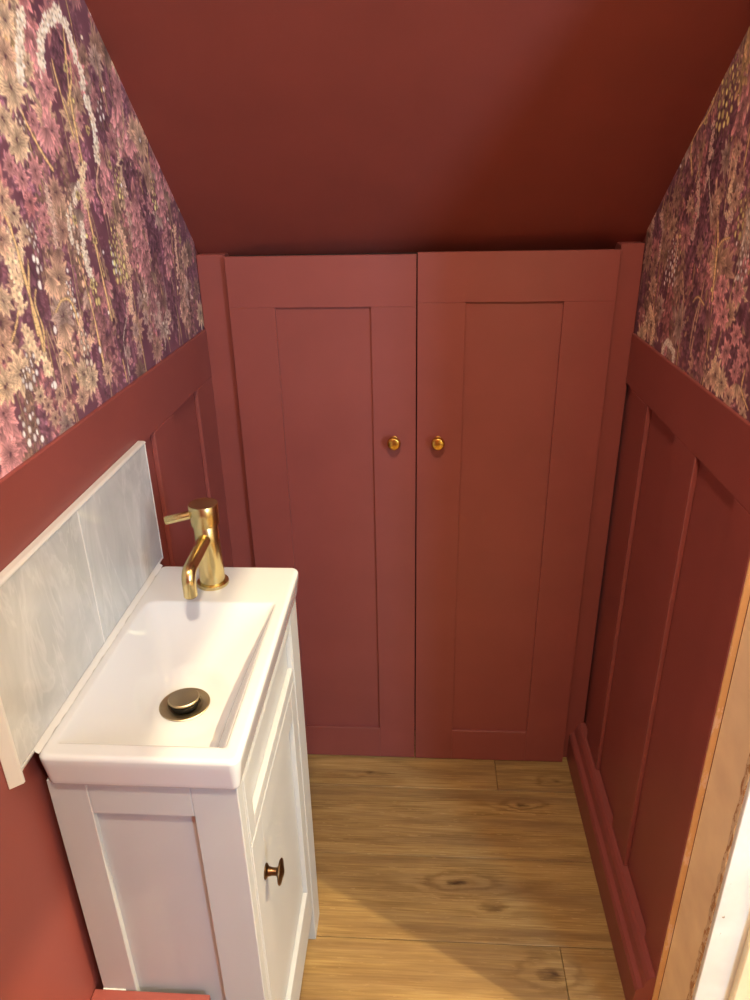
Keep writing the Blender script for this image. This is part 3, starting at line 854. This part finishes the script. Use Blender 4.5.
# near side: stiles, top rail, bottom rail and recessed panel
vbox('side_panel', VX0+0.03, VX1-TH, VY0+0.007, VY0+0.016, 0.06, VZ1-0.004)
vbox('stile', VX0, 0.0555, VY0, VY0+0.018, 0.0005, VZ1)
vbox('stile', 0.1705, VX1, VY0, VY0+0.018, 0.0005, VZ1)
vbox('rail', 0.0556, 0.1704, VY0+0.0003, VY0+0.018, 0.690, VZ1)
vbox('rail', 0.0556, 0.1704, VY0+0.0003, VY0+0.018, 0.065, 0.150)
# far side
vbox('side_panel', VX0, VX1-TH, VY1-0.018, VY1, 0.0005, VZ1)
vbox('floor_panel', VX0+0.002, VX1-TH-0.002, VY0+0.0185, VY1-0.0185, 0.088, 0.104)
# front frame (facing into the room): far stile with foot, top rail, bottom rail
F0 = VX1-TH
vbox('stile', F0, VX1+0.001, VY1-0.0535, VY1, 0.0005, VZ1)
vbox('stile', F0, VX1, VY0+0.0183, VY0+0.0235, 0.0005, VZ1)
vbox('rail', F0, VX1, VY0+0.0237, VY1-0.0537, 0.722, VZ1)
vbox('rail', F0, VX1-0.001, VY0+0.0237, VY1-0.0537, 0.082, 0.112)
# false drawer front with a recessed field, door below with a recessed field
ya, yb2 = VY0+0.025, VY1-0.0545
dr = vbox('drawer_front', F0-0.004, VX1-0.008, ya, yb2, 0.619, 0.720)
vbox('rail', VX1-0.0082, VX1, -0.7585, -0.4798, 0.619, 0.6411, parent=dr)
vbox('rail', VX1-0.0082, VX1, -0.7585, -0.4798, 0.7100, 0.720, parent=dr)
vbox('stile', VX1-0.0082, VX1, ya, -0.7586, 0.619, 0.720, parent=dr)
vbox('stile', VX1-0.0082, VX1, -0.4797, yb2, 0.619, 0.720, parent=dr)
dv = vbox('door', F0-0.004, VX1-0.008, ya, yb2, 0.114, 0.616)
vbox('stile', VX1-0.0082, VX1, ya, ya+0.050, 0.114, 0.616, parent=dv)
vbox('stile', VX1-0.0082, VX1, -0.5085, yb2, 0.114, 0.616, parent=dv)
vbox('rail', VX1-0.0082, VX1-0.0002, ya+0.0501, -0.5086, 0.566, 0.616, parent=dv)
vbox('rail', VX1-0.0082, VX1-0.0002, ya+0.0501, -0.5086, 0.114, 0.176, parent=dv)
kn = lathe('knob', [(0.0098, 0.0), (0.0098, 0.0015), (0.0062, 0.004), (0.0050, 0.009), (0.0050, 0.0145), (0.0075, 0.0165), (0.0150, 0.0180), (0.0164, 0.0192), (0.0155, 0.0206), (0.0080, 0.0226), (0.0030, 0.0242), (0.0, 0.0245)],
           (VX1+0.0001, -0.7415, 0.524), (1, 0, 0), BRONZE, dv, 36)
kn['label'] = 'antique bronze disc knob'
rebase(van)
tag(van, 'white shaker vanity cabinet with one door under the basin', 'cabinet')

# ------------------------------------------------------------------ basin
BX0, BX1, BY0, BY1, HB = 0.0130, 0.2310, -0.8180, -0.4120, 0.7813
RX0, RX1, RY0, RY1 = 0.0270, 0.2130, -0.7960, -0.5130     # bowl rim
DRN = (0.1165, -0.6545)
def smin(a, b, k):
    h = max(0.0, min(1.0, 0.5+0.5*(b-a)/k)); return b*(1-h)+a*h-k*h*(1-h)
def bowl_depth(x, y):
    dl, dr_, dn, df = x-RX0, RX1-x, y-RY0, RY1-y
    if min(dl, dr_, dn, df) <= 0: return 0.0
    v = df/(RY1-RY0)
    fl = 0.068*(1-(1-min(v/0.62, 1.0))**1.7)+0.002*v
    fl += 0.0015
    a = smin(fl, dl*1.15, 0.022)
    a = smin(a, dr_*1.9, 0.006)
    a = smin(a, dn*2.6, 0.006)
    a = smin(a, df*0.85, 0.010)
    return max(a, 0.0)
D0 = bowl_depth(*DRN)
def basin_z(x, y):
    d = bowl_depth(x, y)
    r = math.hypot(x-DRN[0], y-DRN[1])
    t = min(1, max(0, (r-0.031)/0.03)); t = t*t*(3-2*t)
    d = D0*(1-t)+d*t if d > 0 else d
    return HB-d
def rrect(x0, x1, y0, y1, r, n=14, m=26):
    """rounded rectangle outline with a fixed number of points"""
    out = []
    cs = [(x1-r, y1-r, 0), (x0+r, y1-r, 90), (x0+r, y0+r, 180), (x1-r, y0+r, 270)]
    for i, (cx, cy, a) in enumerate(cs):
        for k in range(n+1):
            t = math.radians(a+90*k/n); out.append((cx+r*math.cos(t), cy+r*math.sin(t)))
        nx, ny, na = cs[(i+1) % 4]
        e = out[-1]; t = math.radians(na); s2 = (nx+r*math.cos(t), ny+r*math.sin(t))
        mm = m*2 if i in (0, 2) and False else m
        for k in range(1, mm): out.append((e[0]+(s2[0]-e[0])*k/mm, e[1]+(s2[1]-e[1])*k/mm))
    return out
bm = bmesh.new(); loops = []
def lp_add(pts, zf):
    loops.append([bm.verts.new((p[0], p[1], zf(p[0], p[1]) if callable(zf) else zf)) for p in pts])
H0 = 0.7376
def inset(i, r): return rrect(BX0+i, BX1-i, BY0+i, BY1-i, max(0.0015, r-i))
lp_add(rrect(BX0+0.012, BX1-0.012, BY0+0.012, BY1-0.012, 0.006), H0)
lp_add(inset(0.0070, 0.012), H0); lp_add(inset(0.0052, 0.012), H0+0.0006); lp_add(inset(0.0043, 0.012), H0+0.0030)
for k in range(1, 6): lp_add(inset(0.0043-0.0043*k/6, 0.012), H0+0.003+(HB-0.008-H0-0.003)*k/6)
for k in range(0, 8):
    a = math.pi/2*k/7; rr = 0.0058
    lp_add(inset(rr*(1-math.cos(a)), 0.012), HB-rr+rr*math.sin(a))
lp_add(inset(0.008, 0.012), HB)
# rim flat, then bowl
o0 = (BX0+0.008, BX1-0.008, BY0+0.008, BY1-0.008)
rim = (RX0-0.002, RX1+0.002, RY0-0.002, RY1+0.002)
for k in (0.4, 0.8, 1.0):
    lp_add(rrect(*[a+(b-a)*k for a, b in zip(o0, rim)], 0.004+0.006*k), HB)
# fine loops into the bowl, closing on the waste
NB = 64
c4 = (DRN[0]-0.021, DRN[0]+0.021, DRN[1]-0.021, DRN[1]+0.021)
for k in range(1, NB+1):
    t = (k/NB)**1.0
    q = [a+(b-a)*t for a, b in zip(rim, c4)]
    r = 0.010+(0.0208-0.010)*t
    lp_add(rrect(*q, min(r+0.012*math.sin(math.pi*t), (q[1]-q[0])/2-1e-4, (q[3]-q[2])/2-1e-4)), basin_z)
n = len(loops[0])
for A, B in zip(loops[:-1], loops[1:]):
    for i in range(n): bm.faces.new((A[i], A[(i+1) % n], B[(i+1) % n], B[i]))
# drop into the waste hole
lastv = loops[-1]
dn_ = [bm.verts.new((v.co.x, v.co.y, v.co.z-0.016)) for v in lastv]
for i in range(n): bm.faces.new((lastv[i], lastv[(i+1) % n], dn_[(i+1) % n], dn_[i]))
bm.faces.new(dn_)
# soften the bowl creases a little
bowlv = [v for l in loops[17:-2] for v in l]
for _ in range(2): bmesh.ops.smooth_vert(bm, verts=bowlv, factor=0.5, use_axis_z=True, use_axis_x=False, use_axis_y=False)
bas = bm_obj('basin', bm, CERAMIC, None, smooth=True)
auto_smooth(bas, 60)
tag(bas, 'small rectangular white ceramic basin on the vanity cabinet', 'basin')
zd = HB-D0
wst = lathe('waste', [(0.0150, -0.008), (0.0205, -0.008), (0.0205, 0.0002), (0.0318, 0.0004), (0.0322, 0.0010), (0.0312, 0.0018), (0.0235, 0.0022), (0.0218, 0.0012), (0.0210, -0.005), (0.0150, -0.006)],
            (DRN[0], DRN[1], zd+0.0002), (0, 0, 1), ANTIQUE, bas, 56)
wst['label'] = 'antique brass waste ring'
tip = Vector((-0.05, 0.06, 1))
lathe('plug_seal', [(0.0, -0.004), (0.0165, -0.004), (0.0180, 0.0), (0.0180, 0.0035), (0.0165, 0.0045), (0.0165, 0.0060), (0.0, 0.0060)], (DRN[0], DRN[1], zd+0.0020), tip, BLACKR, wst, 40)
lathe('plug', [(0.0, 0.0), (0.0190, 0.0), (0.0198, 0.0010), (0.0198, 0.0026), (0.0188, 0.0036), (0.0, 0.0044)], (DRN[0], DRN[1], zd+0.0082), tip, ANTIQUE, wst, 48)

# ------------------------------------------------------------------ mixer tap
TX, TY = 0.110, -0.4635
tap = empty('basin_tap', (TX, TY, HB))
lathe('base_ring', [(0.0, 0.0), (0.0234, 0.0), (0.0237, 0.0012), (0.0234, 0.0042), (0.0224, 0.0050), (0.0, 0.0050)], (TX, TY, HB+0.0001), (0, 0, 1), BRASS, tap, 56)
lathe('body', [(0.0, 0.0), (0.0186, 0.0), (0.0186, 0.004), (0.0182, 0.03), (0.0176, 0.06), (0.0174, 0.0915), (0.0168, 0.0925), (0.0, 0.0925)], (TX, TY, HB+0.0050), (0, 0, 1), BRASS, tap, 56)
hd = lathe('handle', [(0.0, 0.0), (0.0190, 0.0), (0.0204, 0.0010), (0.0208, 0.0160), (0.0210, 0.0305), (0.0203, 0.0318), (0.0, 0.0318)], (TX, TY, HB+0.0983), (0, 0, 1), BRASS, tap, 56)
zl = HB+0.1175
tipv = Vector((0.0560, -0.4760, 0.8895)); c0 = Vector((TX, TY, zl)); dd = (tipv-c0).normalized()
L = (tipv-c0).length
lathe('lever', [(0.0, 0.014), (0.0062, 0.014), (0.0062, L-0.0018), (0.0054, L-0.0004), (0.0, L)], c0, dd, BRASS, hd, 28)
# spout: out towards the bowl, then turning down
path = []; s0 = Vector((TX, TY-0.010, HB+0.0800))
s1 = Vector((TX+0.0005, -0.5470, HB+0.0750)); s3 = Vector((TX+0.0005, -0.5625, HB+0.0400))
for k in range(6): path.append(s0.lerp(s1, k/5))
cb = Vector((TX+0.0005, -0.5620, HB+0.0745))
s2 = Vector((TX+0.0005, -0.5625, HB+0.0600))
for k in range(1, 11):
    t = k/10; path.append(s1*(1-t)**2+cb*2*t*(1-t)+s2*t*t)
for k in range(1, 4): path.append(s2.lerp(s3, k/3))
sp = tube('spout', path, 0.0092, BRASS, tap, 32)
lathe('aerator', [(0.0, 0.0), (0.0078, 0.0), (0.0080, -0.0014), (0.0060, -0.0016), (0.0, -0.0010)], s3, (0, 0, 1), BRONZE, sp, 28)
rebase(tap)
tag(tap, 'brushed brass single lever mixer tap on the basin', 'tap')

# ------------------------------------------------------------------ splashback
SX = 0.0115; SY0, SY1, SZ0, SZ1, SJ = -0.8390, -0.3960, 0.7870, 0.9755, -0.6240
spb = empty('splashback', (0.0, -0.617, 0.782))
box('tile', 0.0006, SX, SY0, SJ-0.0012, SZ0, SZ1, TILE, spb, 0.0007)
box('tile', 0.0006, SX, SJ+0.0012, SY1, SZ0, SZ1, TILE, spb, 0.0007)
box('grout', 0.0006, SX-0.0004, SJ-0.0012, SJ+0.0012, SZ0, SZ1, SILICONE, spb)
t0 = 0.0004
prism('edge_trim', [(t0, SZ1), (SX+0.0006, SZ1), (SX+0.0006, SZ1+0.0018), (SX-0.003, SZ1+0.0032), (t0, SZ1+0.0034)], 1, SY0-0.006, SY1+0.005, SILICONE, spb, 0.0004)
prism('edge_trim', [(t0, SY1), (SX+0.0006, SY1), (SX+0.0006, SY1+0.0022), (SX-0.003, SY1+0.0050), (t0, SY1+0.0056)], 2, SZ0-0.004, SZ1, SILICONE, spb, 0.0004)
prism('edge_trim', [(t0, SY0), (SX+0.0006, SY0), (SX+0.0002, SY0-0.003), (t0+0.001, SY0-0.0115), (t0, SY0-0.0115)], 2, SZ0-0.0188, SZ1, SILICONE, spb, 0.0004)
prism('edge_trim', [(t0, SZ0), (SX+0.0006, SZ0), (SX+0.0006, SZ0-0.0030), (t0+0.001, SZ0-0.0190), (t0, SZ0-0.0190)], 1, SY0-0.0002, SY1, SILICONE, spb, 0.0004)
# wavy sealant bead between tile and basin
bm = bmesh.new(); rs = random.Random(3); prev = None
for k in range(61):
    y = BY0+0.004+(BY1-BY0-0.006)*k/60; w = 0.0046+rs.uniform(-0.0007, 0.0007)
    ring = [bm.verts.new((SX+0.0004, y, HB+w+0.0012)), bm.verts.new((SX+w*0.45, y, HB+w*0.4+0.0006)), bm.verts.new((SX+w+0.0010, y, HB+0.0003))]
    if prev:
        for i in range(2): bm.faces.new((prev[i], prev[i+1], ring[i+1], ring[i]))
    prev = ring
bm_obj('sealant_bead', bm, SILICONE, spb, smooth=True)
rebase(spb)
tag(spb, 'two grey marbled splashback tiles with white edging above the basin', 'splashback')

# ------------------------------------------------------------------ boxing beside the vanity
pb = empty('pipe_boxing', (0.076, -0.95, 0.0))
box('top_board', 0.0006, 0.1525, -1.10, VY0-0.0012, 0.364, 0.379, RED, pb, 0.0012)
box('side_board', 0.138, 0.150, -1.10, VY0-0.0012, 0.0005, 0.3638, RED, pb, 0.0008)
box('end_board', 0.0006, 0.1378, -1.10, -1.088, 0.0005, 0.3638, RED, pb, 0.0008)
bm = bmesh.new(); prev = None
for k in range(41):
    x = 0.012+0.03*k/40; w = 0.0007+rs.uniform(-0.0004, 0.0005)
    ring = [bm.verts.new((x, VY0-0.0004, 0.3792+w)), bm.verts.new((x, VY0-0.0012-w, 0.3793))]
    if prev: bm.faces.new((prev[0], prev[1], ring[1], ring[0]))
    prev = ring
bm_obj('sealant_line', bm, SILICONE, pb)
rebase(pb)
tag(pb, 'low red painted boxing against the near side of the white vanity cabinet', 'boxing')
